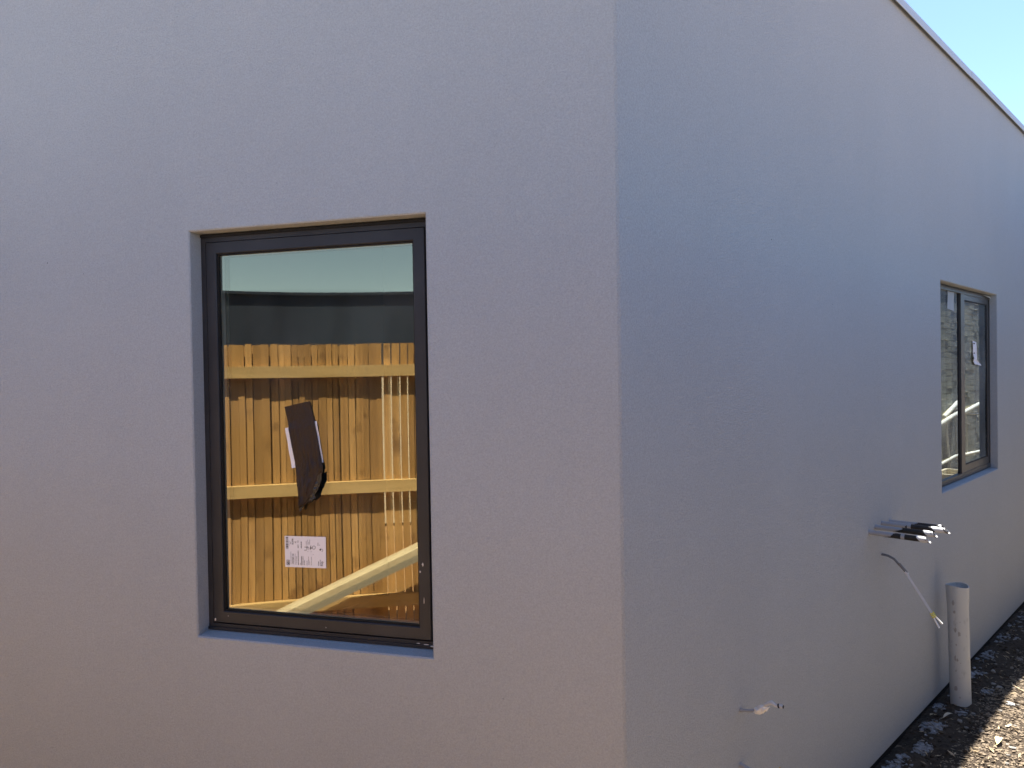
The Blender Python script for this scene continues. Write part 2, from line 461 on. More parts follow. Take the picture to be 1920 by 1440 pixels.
for (s, z, w_, h_) in ((1.2025, .9215, .0035, .0048), (1.158, .935, .0022, .0016), (.545, 1.118, .003, .006), (.553, 1.098, .0025, .0035), (.543, 1.020, .0016, .010), (.84, .925, .002, .0015), (.56, .905, .006, .0015), (.538, .9035, .009, .002), (.52, .9, .008, .0025)):
    pts = [(s+w_*math.cos(a)*random.uniform(.6, 1.1), z+h_*math.sin(a)*random.uniform(.6, 1.1)) for a in [k*PI/4 for k in range(8)]]
    k = len(pts)
    P = [FA(x, -RA+.0011 if z > .91 else -RA+.0045, y) for x, y in pts] + [FA(s, -RA+.003 if z > .91 else -RA+.006, z)]
    m.add(P, [(i, (i+1) % k, k) for i in range(k)])
m.build('plaster_specks', M['speck'], winA, kind='stuff')

# ---- wide sliding window
RB = .040
m = MB()
frame_ring(m, FB, WB['x0']-.004, WB['x1']+.003, WB['z0']+.009, WB['z1']-.006, -RB, -.12, .030, .016, .026, .022)
winB = m.build('window', M['frame_b'], house, label='wide sliding window in bronze grey frame further along the wall')
m = MB()
m.box(FB, (3.245, -.085, 1.020), (3.322, -RB-.002, 2.030)); m.box(FB, (3.840, -.085, 1.020), (3.872, -RB-.004, 2.030))
m.box(FB, (3.322, -.085, 1.020), (3.840, -RB-.004, 1.072)); m.box(FB, (3.322, -.085, 1.994), (3.840, -RB-.004, 2.030))
m.build('sash', M['frame_b'], winB, bevel=.0015)
m = MB()
m.box(FB, (3.226, -.115, 1.023), (3.2445, -RB-.013, 2.030)); frame_ring(m, FB, 3.322, 3.840, 1.072, 1.994, -RB-.006, -.085, .003, .004, .004, .005)
m.build('gasket', M['gasket'], winB)
pane(FB, 3.324, 3.838, 1.074, 1.992, -RB-.010, .0002, 'glass_pane', M['glass_b'], winB, 12)
pane(FB, 3.324, 3.838, 1.074, 1.992, -RB-.024, -.0002, 'glass_pane', M['glass_in'], winB, 12)
pane(FB, WB['x0']+.02, 3.21, 1.023, 2.034, -RB-.012, .0002, 'glass_pane', M['glass_b'], winB, 12)
pane(FB, WB['x0']+.02, 3.21, 1.023, 2.034, -RB-.026, -.0002, 'glass_pane', M['glass_in'], winB, 12)
m = MB()
m.add([FB(3.70, -RB+.002, 2.046), FB(3.885, -RB+.004, 2.046), FB(3.889, -RB+.010, 2.030), FB(3.80, -RB+.012, 2.034)], [(0, 1, 2, 3)])
m.build('sealant_strip', M['speck'], winB)
# loose sheet behind left pane, torn strip on right sash
m = MB()
m.quadgrid([[FB(3.015+.125*j/4, -RB-.0095+.001*math.sin(j*2+i), 2.030-.100*i/5-.004*j/4*(1 if i < 5 else 2)) for j in range(5)] for i in range(6)], smooth=False)
sh = m.build('paper_sheet', mat('thin_grey_paper', (.36, .38, .39), .7, .3)[0])
tag(sh, 'small pale sheet stuck high on the left pane of the far sliding window', 'paper')
m = MB()
rows = [(3.515, 3.600, 1.770, 0), (3.516, 3.602, 1.735, .002), (3.515, 3.606, 1.70, .001), (3.514, 3.606, 1.668, .006), (3.518, 3.640, 1.650, .006), (3.535, 3.660, 1.634, .010)]
m.quadgrid([[FB(a+(b-a)*j/4, -RB-.0075+o+(.004*math.sin(j*2.1+i) if i > 2 else 0), z-.008*j/4) for j in range(5)] for i, (a, b, z, o) in enumerate(rows)], smooth=False)
stp = m.build('paper_strip', M['white'])
tag(stp, 'torn white paper strip with curled end on right pane of far window', 'paper')
m = MB()
for k in range(5):
    z = 1.75-.028*k; m.box(FB, (3.53, -RB-.0072, z), (3.53+.03+.02*(k % 2), -RB-.0062+.0015*(k > 2), z+.008))
m.build('printed_mark', M['ink'], stp, kind='stuff')

# ------------------------------------------------------------------ things stuck on the tall window
GO = -.0622
# printed label, its text runs upwards
lab = MB()
lc = [(.9742, 1.0853), (.8432, 1.0880), (.8428, 1.1767), (.9742, 1.1739)]
lab.add([FA(x, GO+.0004, z) for x, z in lc] + [FA(x, GO-.0002, z) for x, z in lc], [(0, 1, 2, 3), (7, 6, 5, 4), (0, 4, 5, 1), (1, 5, 6, 2), (2, 6, 7, 3), (3, 7, 4, 0)])
label = lab.build('printed_label', M['white'])
tag(label, 'white printed glazing label with handwritten number stuck on the tall window', 'label')
def LU(zx, zy, o=.0007):     # label position from its own grid: 0..1230 across, 0..960 down
    a, b = zx/1230.0, zy/960.0
    top = Vector(lc[3]).lerp(Vector(lc[2]), a); bot = Vector(lc[0]).lerp(Vector(lc[1]), a)
    q = top.lerp(bot, b); return FA(q.x, GO+o, q.y)
pr = MB()
def mark(x0, x1, y0, y1): pr.add([LU(x0, y0), LU(x1, y0), LU(x1, y1), LU(x0, y1)], [(0, 1, 2, 3)])
y = 36
while y < 400:
    t_ = random.choice((6, 9, 14, 20)); mark(35, 110, y, y+t_); y += t_+random.choice((7, 10, 15))
mark(48, 138, 740, 752); mark(48, 62, 752, 900); mark(124, 138, 752, 900); mark(48, 138, 886, 900)     # boxed logo
pr.add([LU(70, 870), LU(118, 870), LU(118, 800)], [(0, 1, 2)]); pr.add([LU(66, 830), LU(92, 760), LU(112, 770), LU(84, 840)], [(0, 1, 2, 3)])
def fineprint(x, w_, y0, y1):
    y = y1
    while y > y0:
        k = random.uniform(8, 26); mark(x+random.uniform(0, w_*.15), x+w_*random.uniform(.75, 1), max(y0, y-k), y); y -= k+random.uniform(4, 9)
for a in ((175, 14, 480, 870), (130, 8, 150, 300), (165, 16, 170, 250), (305, 12, 540, 880), (345, 12, 620, 880), (390, 26, 440, 880), (390, 26, 260, 365), (390, 26, 130, 195),
          (450, 20, 820, 880), (490, 26, 610, 890), (535, 18, 620, 880), (575, 20, 740, 880), (485, 30, 160, 365), (640, 18, 140, 250), (655, 18, 750, 890), (690, 10, 100, 250),
          (705, 12, 620, 870), (720, 10, 160, 250), (750, 12, 95, 245), (740, 12, 740, 870), (790, 12, 630, 880), (990, 20, 180, 275), (1040, 18, 240, 270), (1000, 20, 750, 890), (1050, 16, 700, 890)):
    fineprint(*a)
def text(s, x, y, h, bold=.0):
    cu = bpy.data.curves.new('t', 'FONT'); cu.body = s; cu.size = 1; cu.offset = bold; cu.resolution_u = 2
    ob = bpy.data.objects.new('t', cu); col.objects.link(ob)
    bpy.context.view_layer.update()
    me = bpy.data.meshes.new_from_object(ob.evaluated_get(bpy.context.evaluated_depsgraph_get()))
    # text x runs up the label, text y runs to the left of it
    pr.add([LU(x - v.co.y*h, y - v.co.x*h*.92) for v in me.vertices], [tuple(p.vertices) for p in me.polygons])
    bpy.data.objects.remove(ob); bpy.data.curves.remove(cu); bpy.data.meshes.remove(me)
text('193358 /14', 272, 872, 78, .012)
text('82398', 266, 258, 78, .012)
text('IG', 350, 215, 70, .01)
text('Poly', 1140, 895, 92, .015)
def pen(pts, w_=11):
    for (a, b), (c, d) in zip(pts[:-1], pts[1:]):
        v = Vector((c-a, d-b)); 
        if v.length < 1: continue
        nrm = Vector((-v.y, v.x)).normalized()*w_/2; e = v.normalized()*w_*.3
        pr.add([LU(a-e.x+nrm.x, b-e.y+nrm.y, .0008), LU(a-e.x-nrm.x, b-e.y-nrm.y, .0008), LU(c+e.x-nrm.x, d+e.y-nrm.y, .0008), LU(c+e.x+nrm.x, d+e.y+nrm.y, .0008)], [(0, 1, 2, 3)])
pen([(595, 420), (655, 425), (660, 405)], 9); pen([(600, 440), (620, 415)], 9)
pen([(610, 325), (725, 345)]); pen([(650, 285), (665, 395)]); pen([(690, 290), (705, 400)]); pen([(595, 330), (640, 330)])
pen([(755, 360), (770, 400), (790, 275), (765, 340), (800, 370), (830, 345)]); pen([(775, 375), (815, 320)])
pen([(840, 300), (870, 285), (905, 290), (920, 320), (915, 360), (890, 385), (855, 385), (835, 350), (840, 300)])
pen([(1045, 400), (1070, 365), (1080, 410), (1050, 415), (1075, 385)], 14); pen([(1080, 375), (1110, 370), (1145, 415), (1125, 445), (1110, 450)], 9)
for c_ in ((690, 450), (785, 455), (845, 545)): mark(c_[0], c_[0]+14, c_[1], c_[1]+14)
pr.build('print', M['ink'], label, recalc=False, kind='stuff')

# white card held under crumpled brown tape
m = MB()
cc = [(.9655, 1.4818), (.8640, 1.5030), (.8450, 1.3862), (.9460, 1.3682)]
m.quadgrid([[FA(*(lambda q: (q.x, GO+.0006+.0009*math.sin(i*1.7+j), q.y))(Vector(cc[0]).lerp(Vector(cc[1]), j/6).lerp(Vector(cc[3]).lerp(Vector(cc[2]), j/6), i/8))) for j in range(7)] for i in range(9)], smooth=False)
cardo = m.build('paper_card', M['white'])
tag(cardo, 'white paper card half hidden under the crumpled brown tape', 'paper')
tapem, n_, b_ = mat('brown_packing_tape', (.030, .0155, .009), .42, .28)
v_ = coord(n_, (1, 1, .35)); bump(n_, b_, noise_tex(n_, v_, 45, 4, .6), .008, .9)
filmm = mat('black_plastic_film', (.012, .012, .014), .25, .5)[0]
def ribbon(rows, o_fn, name, material, par=None, cols=14, sub=5):
    m = MB(); G = []
    for k in range(len(rows)-1):
        for q in range(sub + (k == len(rows)-2)):
            f = q/sub; (a, za), (b, zb) = [(Vector(rows[k][e]).lerp(Vector(rows[k+1][e]), f)) for e in (0, 1)]
            row = []
            for j in range(cols+1):
                u = j/cols; s = a+(b-a)*u; z = za+(zb-za)*u
                row.append(FA(s, GO+.0012+max(0, o_fn((k+f)/(len(rows)-1), u)), z))
            G.append(row)
    m.quadgrid(G, smooth=True)
    return m.build(name, material, par, recalc=False)
tape_rows = [((.9655, 1.5425), (.8849, 1.5588)), ((.953, 1.489), (.8690, 1.5010)), ((.9455, 1.450), (.8590, 1.452)), ((.9355, 1.395), (.8500, 1.400)),
             ((.9300, 1.362), (.8440, 1.372)), ((.9270, 1.330), (.8500, 1.342)), ((.9225, 1.295), (.8680, 1.300)), ((.9190, 1.270), (.8880, 1.274)), ((.9160, 1.258), (.9090, 1.262))]
tape = ribbon(tape_rows, lambda v, u: (min(1, max(0, (v-.10)/.06))*(.004+.012*max(0, v-.25))*(.45+abs(noise.noise(Vector((u*6.5+v*1.2, v*2.6, 3)))*1.5)+.5*abs(noise.noise(Vector((u*17, v*5, 9)))))) + (.002+.012*min(1, max(0, (v-.35)/.4))*v)*math.sin(PI*u), 'brown_tape', tapem, cols=30, sub=9)
tag(tape, 'crumpled dark brown tape hanging in a point on the tall window', 'tape')
fl_rows = [((.8560, 1.352), (.8445, 1.360)), ((.8640, 1.330), (.8450, 1.336)), ((.8720, 1.312), (.8540, 1.316)), ((.8790, 1.299), (.8650, 1.297)), ((.8830, 1.292), (.8640, 1.288)), ((.8900, 1.278), (.8790, 1.276))]
ribbon(fl_rows, lambda v, u: .012+.008*abs(noise.noise(Vector((u*5, v*6, 1)))), 'torn_film', filmm, tape, 8, 5)
tl_rows = [((.9170, 1.268), (.8850, 1.290)), ((.9180, 1.259), (.8930, 1.274)), ((.9185, 1.252), (.9040, 1.263)), ((.9150, 1.247), (.9125, 1.249))]
ribbon(tl_rows, lambda v, u: .010+.006*abs(noise.noise(Vector((u*5, v*6, 5)))), 'tape_tail', filmm, tape, 8, 4)

# ------------------------------------------------------------------ pipes and cables out of the long wall
pvc, n_, b_ = mat('grey_pvc', (.50, .49, .48), .45, .4)
dv = noise_tex(n_, coord(n_, (1, 1, .6)), 30, 5, .6)
rr = ramp(n_, [(.58, (.47, .49, .49)), (.70, (.35, .36, .36))], dv); n_.links.new(rr.outputs[0], b_.inputs['Base Color'])
blackbit, n_, b_ = mat('black_bitumen_wrap', (.016, .014, .013), .45, .4)
bump(n_, b_, noise_tex(n_, coord(n_), 120, 4), .002, .8)
cpvc = mat('light_grey_conduit', (.29, .30, .32), .4, .4)[0]
whitep = mat('white_and_sunlit_tip', (.5, .5, .5), .45, .4)[0]

cond = [(1.6795, .9661, .216, .085, .188, 'first from the corner, longest run of black tape'),
        (1.7471, .977, .220, .092, .194, 'second from the corner'),
        (1.8231, .9806, .244, .096, .203, 'third from the corner, sticking out furthest'),
        (1.9216, .9723, .205, .100, .203, 'fourth and last from the corner, mostly hidden')]
cl = ['grey conduit nearest the house corner in the row of four, patched with black tape',
      'second grey conduit from the house corner, long black taped end cut slanting',
      'third grey conduit from the house corner, the one sticking out furthest',
      'last grey conduit of the four, thin and half hidden behind its neighbours']
for k, (t, z, L, b0, b1, _) in enumerate(cond):
    r = .0096 if k < 3 else .0088
    root = empty('conduit', cl[k], 'conduit', 'conduits sticking out of the long wall')
    m = MB(); n = 14
    ang = .06*(k-1)
    def ring(d, rr, slant=0.0):
        out = []
        for q in range(n):
            a = 2*PI*q/n; dz = math.sin(a)*rr; dt = math.cos(a)*rr
            out.append(T(t+dt+ang*d*.25, d + slant*(dz+.3*dt), z+dz-.004*d))
        return out
    secs = [(-.03, r, 0), (b0+.012, r, 0)]
    m.quadgrid([[*rg, rg[0]] for rg in [ring(d, rr, s_) for d, rr, s_ in secs]])
    m.build('tube', cpvc, root)
    m = MB(); rows = []
    for i in range(10):
        f = i/9; d = b0+(L-.004-b0)*f
        rg = []
        for q in range(n):
            a = 2*PI*q/n; dd = d
            if i == 0: dd = d + .022*noise.noise(Vector((math.cos(a)*2, math.sin(a)*2, k*5.3)))*1.4 - .018*math.sin(a+PI)*0 + .02*math.sin(a)
            rq = r + .0011 + .0007*noise.noise(Vector((q*.9, i*.8, k)))
            dz = math.sin(a)*rq; dt = math.cos(a)*rq
            sl_ = -.9 if i > 6 else 0
            rg.append(T(t+dt+ang*d*.25, dd + (sl_*dz*(i-6)/3 if i > 6 else 0), z+dz-.004*d))
        rows.append([*rg, rg[0]])
    m.quadgrid(rows)
    m.build('black_wrap', blackbit, root)
    # pale sleeve over the wrap paints the sunlight on the tip; ragged lip
    m = MB(); rows = []
    d0 = b1-.006
    for i in range(5):
        f = i/4; d = d0 + (L-d0)*f; rg = []
        for q in range(n):
            a = 2*PI*q/n; rq = r + .0024 - .0004*i
            dz = math.sin(a)*rq; dt = math.cos(a)*rq
            dd = d + (-.9*dz*f) + (.004*noise.noise(Vector((q*1.7, k, 2))) if i in (0, 4) else 0)
            if i == 0: dd += .010*math.sin(a)*-1
            rg.append(T(t+dt+ang*d*.25, dd, z+dz-.004*d))
        rows.append([*rg, rg[0]])
    m.quadgrid(rows)
    m.build('sunlit_end', whitep, root)
    if k in (0, 2):
        m = MB(); d = b0+.035 if k == 0 else b0+.004
        m.quadgrid([[*rg, rg[0]] for rg in [ring(d, r+.0022), ring(d+.014, r+.0021)]])
        m.build('tape_patch', cpvc, root)

# looped twin cable hanging below the conduits
cab = empty('cable', 'pair of thin grey wires curving out of the wall below the four conduits', 'cable')
cpts = [(-.02, .853), (.0, .852), (.025, .850), (.048, .840), (.068, .819), (.096, .787), (.125, .742), (.155, .696), (.191, .640)]
strand = mat('silver_grey_wire', (.55, .56, .58), .35, .5)[0]; sheath = mat('dark_grey_sheath', (.16, .155, .15), .5, .4)[0]
tipm = mat('white_tip', (.75, .74, .70), .5, .4)[0]; yel = mat('yellow_tie', (.75, .66, .05), .5, .4)[0]
for sgn in (-1, 1):
    off = lambda i: sgn*(.0028 if i < 6 else .0028+.0006*(i-6))
    m = MB(); m.tube([T(1.82+off(i), d, z+sgn*.0016) for i, (d, z) in enumerate(cpts[:5])], .0026, 8); m.build('sheath', sheath, cab)
    m = MB(); m.tube([T(1.82+off(i+4), d, z+sgn*.0022) for i, (d, z) in enumerate(cpts[4:])], .0024, 8); m.build('wire', strand, cab)
    e0 = T(1.82+off(8), .191, .640+sgn*.0022); e1 = T(1.82+sgn*.010, .222 if sgn > 0 else .217, .607 if sgn > 0 else .594)
    m = MB(); m.tube([e0, e0.lerp(e1, .5), e1], [.0026, .0036, .0042], 8); m.build('wire_tip', tipm, cab)
m = MB(); m.tube([T(1.82, .066, .824), T(1.82, .096, .790)], .0066, 8); m.build('joint_sleeve', sheath, cab)
m = MB(); m.tube([T(1.82, .0905, .795), T(1.82, .100, .784)], .0070, 8); m.build('clip', strand, cab)
m = MB()
for q in range(3):
    f = q*.006; c_ = T(1.82, .187+f*.6, .647-f)
    m.tube([c_+(dB*math.cos(a)*.0095 + (nB*.85+UP*.53)*math.sin(a)*.0075) + (nB*.5-UP*.8)*.003*math.sin(a*.5) for a in [2*PI*k/12 for k in range(13)]], .0019, 6)
m.build('cable_tie', yel, cab)

# upright stormwater pipe
pipe = empty('drain_pipe', 'upright grey plastic drain pipe standing in the soil against the wall', 'pipe')
m = MB(); n = 40
def pring(z, r, flat=0.0):
    c_ = T(2.598, .1005-.0215*z, z); out = []
    for q in range(n+1):
        a = 2*PI*q/n; rq = r
        x = math.cos(a)*rq; y = math.sin(a)*rq
        if flat: 
            k = max(0, math.cos(a-3.75)-.70)/.30; x *= 1-.10*flat*k; y *= 1-.10*flat*k
        out.append(c_ + dB*x + nB*y + UP*(.004*math.sin(a*2+1) if z > .56 else 0))
    return out
outer = [(-.06, .0450, 0), (.2, .0452, 0), (.42, .0455, .2), (.485, .0460, .6), (.505, .0485, .9), (.575, .0497, 1.0)]
inner_ = [(.575, .0462, 1.0), (.5, .045, .8), (.2, .042, 0), (-.05, .042, 0)]
m.quadgrid([pring(*a) for a in outer]); m.quadgrid([pring(*outer[-1]), pring(*inner_[0])], smooth=False); m.quadgrid([pring(*a) for a in inner_])
m.build('tube', pvc, pipe, recalc=False)
m = MB()
for a, z, w_, h_ in ((3.30, .50, .007, .016), (3.25, .455, .006, .009), (3.2, .37, .005, .013), (2.85, .352, .0075, .012), (3.15, .300, .003, .006), (3.3, .235, .005, .016), (3.1, .228, .006, .008), (3.25, .175, .003, .006), (3.3, .09, .010, .016), (2.8, .215, .002, .003), (2.75, .41, .002, .004), (2.95, .05, .004, .004)):
    c_ = T(2.598, .1005-.0215*z, z); rr_ = .0459 if z < .46 else .0492
    P = []
    for k in range(10):
        q = 2*PI*k/10; aa = a + (w_*math.cos(q)*random.uniform(.6, 1.15))/rr_
        P.append(c_ + dB*math.cos(aa)*rr_ + nB*math.sin(aa)*rr_ + UP*h_*math.sin(q)*random.uniform(.6, 1.15))
    m.add(P, [tuple(range(10))])
m.build('mud_mark', mat('dried_mud', (.33, .32, .31), .9, .2)[0], pipe, kind='stuff')

# low stub with crumpled plastic, and the conduit at the very bottom
st = empty('conduit_stub', 'short grey conduit low on the wall, its end wrapped in crumpled white plastic', 'conduit')
m = MB(); m.tube([T(.584, -.02, .609), T(.584, .0, .611), T(.584, .030, .617), T(.584, .050, .624)], .0045, 10); m.build('tube', cpvc, st)
m = MB(); m.tube([T(.584, -.001, .611), T(.584, .006, .612)], .0065, 10); m.build('collar', cpvc, st)
plast, n_, b_ = mat('crumpled_clear_tape', (.72, .70, .66), .3, .5)
m = MB()
bmx = bmesh.new(); bmesh.ops.create_icosphere(bmx, subdivisions=3, radius=1)
ctr = T(.584, .066, .632)
P = []
for v in bmx.verts:
    q = v.co; k = 1+.45*noise.noise(q*2.2)+.22*noise.noise(q*5)
    P.append(ctr + nB*q.x*.022*k + dB*q.y*.012*k + UP*(q.z*.0125*k + q.x*.010))
m.add(P, [tuple(v.index for v in f.verts) for f in bmx.faces]); bmx.free()
m.build('plastic_wrap', plast, st)
m = MB(); m.tube([T(.584, .078, .648), T(.584, .098, .662), T(.586, .113, .654)], [.0055, .0065, .004], 8); m.build('tape_fold', whitep, st)
m = MB(); m.tube([T(.586, .112, .655), T(.588, .121, .657), T(.588, .131, .657)], [.0042, .0060, .0055], 8); m.build('taped_tip', whitep, st)
m = MB(); m.tube([T(.5865, .1165, .656), T(.5872, .1205, .657)], .0066, 8); m.tube([T(.588, .1305, .657), T(.588, .1320, .657)], .0050, 8); m.build('black_band', M['gasket'], st)

lo = empty('conduit_stub', 'grey conduit with a yellow tip just entering at the bottom edge of the photo', 'conduit')
m = MB(); m.tube([T(.58, -.02, .449), T(.58, .0, .448), T(.58, .060, .438), T(.58, .105, .440)], .0065, 10); m.build('tube', cpvc, lo)
m = MB(); m.tube([T(.58, .103, .440), T(.58, .119, .462), T(.58, .124, .481)], [.0070, .006, .0035], 8); m.build('yellow_cap', mat('ochre_plastic', (.55, .36, .03), .5, .4)[0], lo)

# ------------------------------------------------------------------ litter on the soil
def blob(m, p, rx, ry, rz, seed, rot):
    bm_ = bmesh.new(); bmesh.ops.create_icosphere(bm_, subdivisions=1, radius=1)
    c_, s_ = math.cos(rot), math.sin(rot); P = []
    for v in bm_.verts:
        q = v.co; k = 1+.5*noise.noise(q*1.7+Vector((seed, 0, 0)))
        x, y, z = q.x*rx*k, q.y*ry*k, q.z*rz*k
        P.append((p.x+x*c_-y*s_, p.y+x*s_+y*c_, p.z+z))
    m.add(P, [tuple(v.index for v in f.verts) for f in bm_.faces]); bm_.free()
def on_soil(t, d, up=0): return T(t, d, soil_h(t, d)+up)
m = MB()
for k in range(2600):
    t = .9+4.2*random.random()**1.2; d = random.uniform(.005, .8)
    r = random.choice((.0025, .003, .004, .005, .007, .010)); blob(m, on_soil(t, d, r*.2), r*random.uniform(.7, 1.5), r, r*.7, k*3.1, random.random()*6)
clm, n_, b_ = mat('soil_crumb', (.12, .09, .06), .95, .1)
rr = ramp(n_, [(.35, (.025, .018, .013)), (.65, (.10, .078, .055))], noise_tex(n_, coord(n_), 25, 2)); n_.links.new(rr.outputs[0], b_.inputs['Base Color'])
m.build('soil_clods', clm, kind='stuff')
def flake(m, t, d, r, asp, rot, th=.004, up=.003):
    n = random.randint(7, 10); top = []; c_ = on_soil(t, d, up)
    tilt = Vector((jit(.25), jit(.25)))
    for k in range(n):
        a = 2*PI*k/n; rq = r*random.uniform(.55, 1.15); x = math.cos(a)*rq; y = math.sin(a)*rq*asp
        xx, yy = x*math.cos(rot)-y*math.sin(rot), x*math.sin(rot)+y*math.cos(rot)
        top.append(c_ + dB*xx + nB*yy + UP*(tilt.x*xx+tilt.y*yy+jit(.0015)))
    m.add(top + [p - UP*th for p in top], [tuple(range(n))] + [(i, (i+1) % n, n+(i+1) % n, n+i) for i in range(n)])
mort, n_, b_ = mat('grey_render_spill', (.42, .42, .42), .9, .2)
rr = ramp(n_, [(.35, (.13, .13, .13)), (.65, (.29, .29, .295))], noise_tex(n_, coord(n_), 70, 5)); n_.links.new(rr.outputs[0], b_.inputs['Base Color'])
bump(n_, b_, noise_tex(n_, coord(n_), 200, 4), .003, .7)
m = MB()
for (t, d, R_, cnt) in ((2.25, .075, .085, 80), (2.02, .095, .065, 60), (1.80, .055, .10, 85), (2.80, .165, .045, 30), (2.72, .06, .07, 40), (3.05, .05, .10, 45), (3.40, .035, .10, 55), (3.80, .04, .12, 60), (2.48, .13, .05, 25), (2.50, .03, .05, 25), (4.3, .05, .2, 60), (1.4, .06, .15, 70)):
    for k in range(cnt):
        q = random.random()**.7*R_; a = random.random()*2*PI
        dd = d+q*math.sin(a)*.55
        if dd < .006: continue
        flake(m, t+q*math.cos(a)*1.2, dd, random.choice((.004, .006, .008, .012, .018, .024))*(1.15-q/R_*.6), random.uniform(.4, .9), random.random()*3, random.uniform(.002, .007), random.uniform(.001, .006))
m.build('render_crumbs', mort, kind='stuff')
m = MB()
for k in range(170):
    t = random.uniform(1.2, 4.6); d = random.uniform(.04, .7); r = random.choice((.005, .007, .009, .013))
    blob(m, on_soil(t, d, r*.3), r*random.uniform(.9, 1.5), r, r*.6, 900+k*2.3, random.random()*6)
pebm, n_, b_ = mat('pale_pebble', (.30, .27, .23), .85, .3)
rr = ramp(n_, [(.35, (.13, .115, .10)), (.65, (.28, .26, .23))], noise_tex(n_, coord(n_), 9, 2)); n_.links.new(rr.outputs[0], b_.inputs['Base Color'])
m.build('pebbles', pebm, kind='stuff')
chipm, n_, b_ = mat('dry_leaf_litter', (.36, .27, .16), .8, .2)
rr = ramp(n_, [(.3, (.20, .14, .08)), (.7, (.50, .40, .26))], noise_tex(n_, coord(n_), 18, 2)); n_.links.new(rr.outputs[0], b_.inputs['Base Color'])
m = MB()
for k in range(900):
    t = random.uniform(1.2, 5); d = random.uniform(.02, .8); p = on_soil(t, d, .004); a = random.random()*2*PI
    L = random.choice((.006, .009, .012, .018)); W_ = L*random.uniform(.12, .4)
    u = dB*math.cos(a)+nB*math.sin(a)+UP*jit(.4); v = UP.cross(u).normalized()
    m.add([p-u*L, p-v*W_+UP*.002, p+u*L, p+v*W_+UP*.002], [(0, 1, 2, 3)])
m.build('leaf_litter', chipm, kind='stuff')
# pale straw flecks kept to the sunlit strip, brightening it against the shaded soil
strawm, n_, b_ = mat('sunlit_strip_straw', (.34, .27, .18), .85, .15)
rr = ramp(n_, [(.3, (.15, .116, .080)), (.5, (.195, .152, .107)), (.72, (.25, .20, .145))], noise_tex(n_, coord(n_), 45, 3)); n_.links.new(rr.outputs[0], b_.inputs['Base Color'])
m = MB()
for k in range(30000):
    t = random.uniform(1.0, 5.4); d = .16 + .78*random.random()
    edge = .20 + .05*noise.noise(Vector((t*2.1, 0, 4))) + .03*noise.noise(Vector((t*9, 3, 4)))  # ragged boundary laid near the house's shadow line
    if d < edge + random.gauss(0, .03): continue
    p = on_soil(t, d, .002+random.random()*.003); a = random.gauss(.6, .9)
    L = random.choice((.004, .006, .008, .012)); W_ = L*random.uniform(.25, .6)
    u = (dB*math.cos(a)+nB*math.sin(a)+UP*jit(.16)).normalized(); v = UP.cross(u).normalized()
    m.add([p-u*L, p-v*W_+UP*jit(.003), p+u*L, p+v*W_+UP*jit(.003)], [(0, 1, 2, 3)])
m.build('sunlit_straw', strawm, kind='stuff')
def leaf(name, p, u, L, W_, curl, material, label, category):
    m = MB(); v = UP.cross(u).normalized(); G = []
    for i in range(13):
        f = i/12; wd = W_*math.sin(PI*min(1, f*.96+.02))**.8*(1-.35*f)
        G.append([p + u*L*(f-.5) + v*wd*(j-2)/2 + UP*(curl*abs(j-2)/2*wd/W_ + .006*math.sin(f*PI)*1.2 + .004) for j in range(5)])
    m.quadgrid(G)
    m.tube([p-u*L*.5+UP*.004, p-u*L*.68+UP*.003+v*.004], .0009, 5)
    return tag(m.build(name, material, recalc=False), label, category)
leafm = mat('dry_tan_leaf', (.46, .40, .30), .7, .3)[0]; leafy = mat('bleached_yellow_leaf', (.80, .66, .36), .6, .3)[0]
leaf('dry_leaf', on_soil(2.369, .104, .006), (dB*.95+nB*.30).normalized(), .075, .010, .006, leafm, 'long dry tan leaf in the shade in front of the drain pipe', 'leaf')
leaf('dry_leaf', on_soil(2.262, .325, .010), (dB*.9-nB*.05).normalized(), .075, .016, .010, leafy, 'bleached pale yellow leaf lying in full sun near the bottom right', 'leaf')
m = MB()
c_ = (2.72, .283)
for k in range(4): flake(m, c_[0]+jit(.012), c_[1]+jit(.008), .016, .5, 1.2+jit(.4), .0015, .006)
tag(m.build('plaster_scrap', whitep), 'small white scrap lying on the sunlit soil right of the pipe', 'scrap')
m = MB()
m.tube([on_soil(2.99, .235, .012), on_soil(2.955, .245, .010), on_soil(2.93, .268, .008), on_soil(2.925, .30, .007), on_soil(2.95, .34, .007)], [.002, .003, .003, .0026, .0018], 6)
tag(m.build('bark_strip', mat('pale_bark', (.62, .50, .33), .8, .2)[0]), 'thin curved strip of pale bark at the shadow edge by the right side', 'twig')
m = MB()
for k in range(3): flake(m, 2.46+jit(.01), .315+jit(.01), .018, .3, .4+jit(.3), .001, .006)
tag(m.build('wood_chip', mat('pale_wood_chip', (.66, .56, .42), .8, .2)[0]), 'pale splintered wood chip on sunlit soil behind the yellow leaf', 'chip')

# ------------------------------------------------------------------ the paling fence that the tall window mirrors
TF = -2.900
fence = empty('paling_fence', 'new hardwood paling fence mirrored in the tall window, three rails facing the house', 'fence')
fence.matrix_world = Matrix(((-nB.x, dB.x, 0, T(TF, 0, 0).x), (-nB.y, dB.y, 0, T(TF, 0, 0).y), (0, 0, 1, 0), (0, 0, 0, 1)))
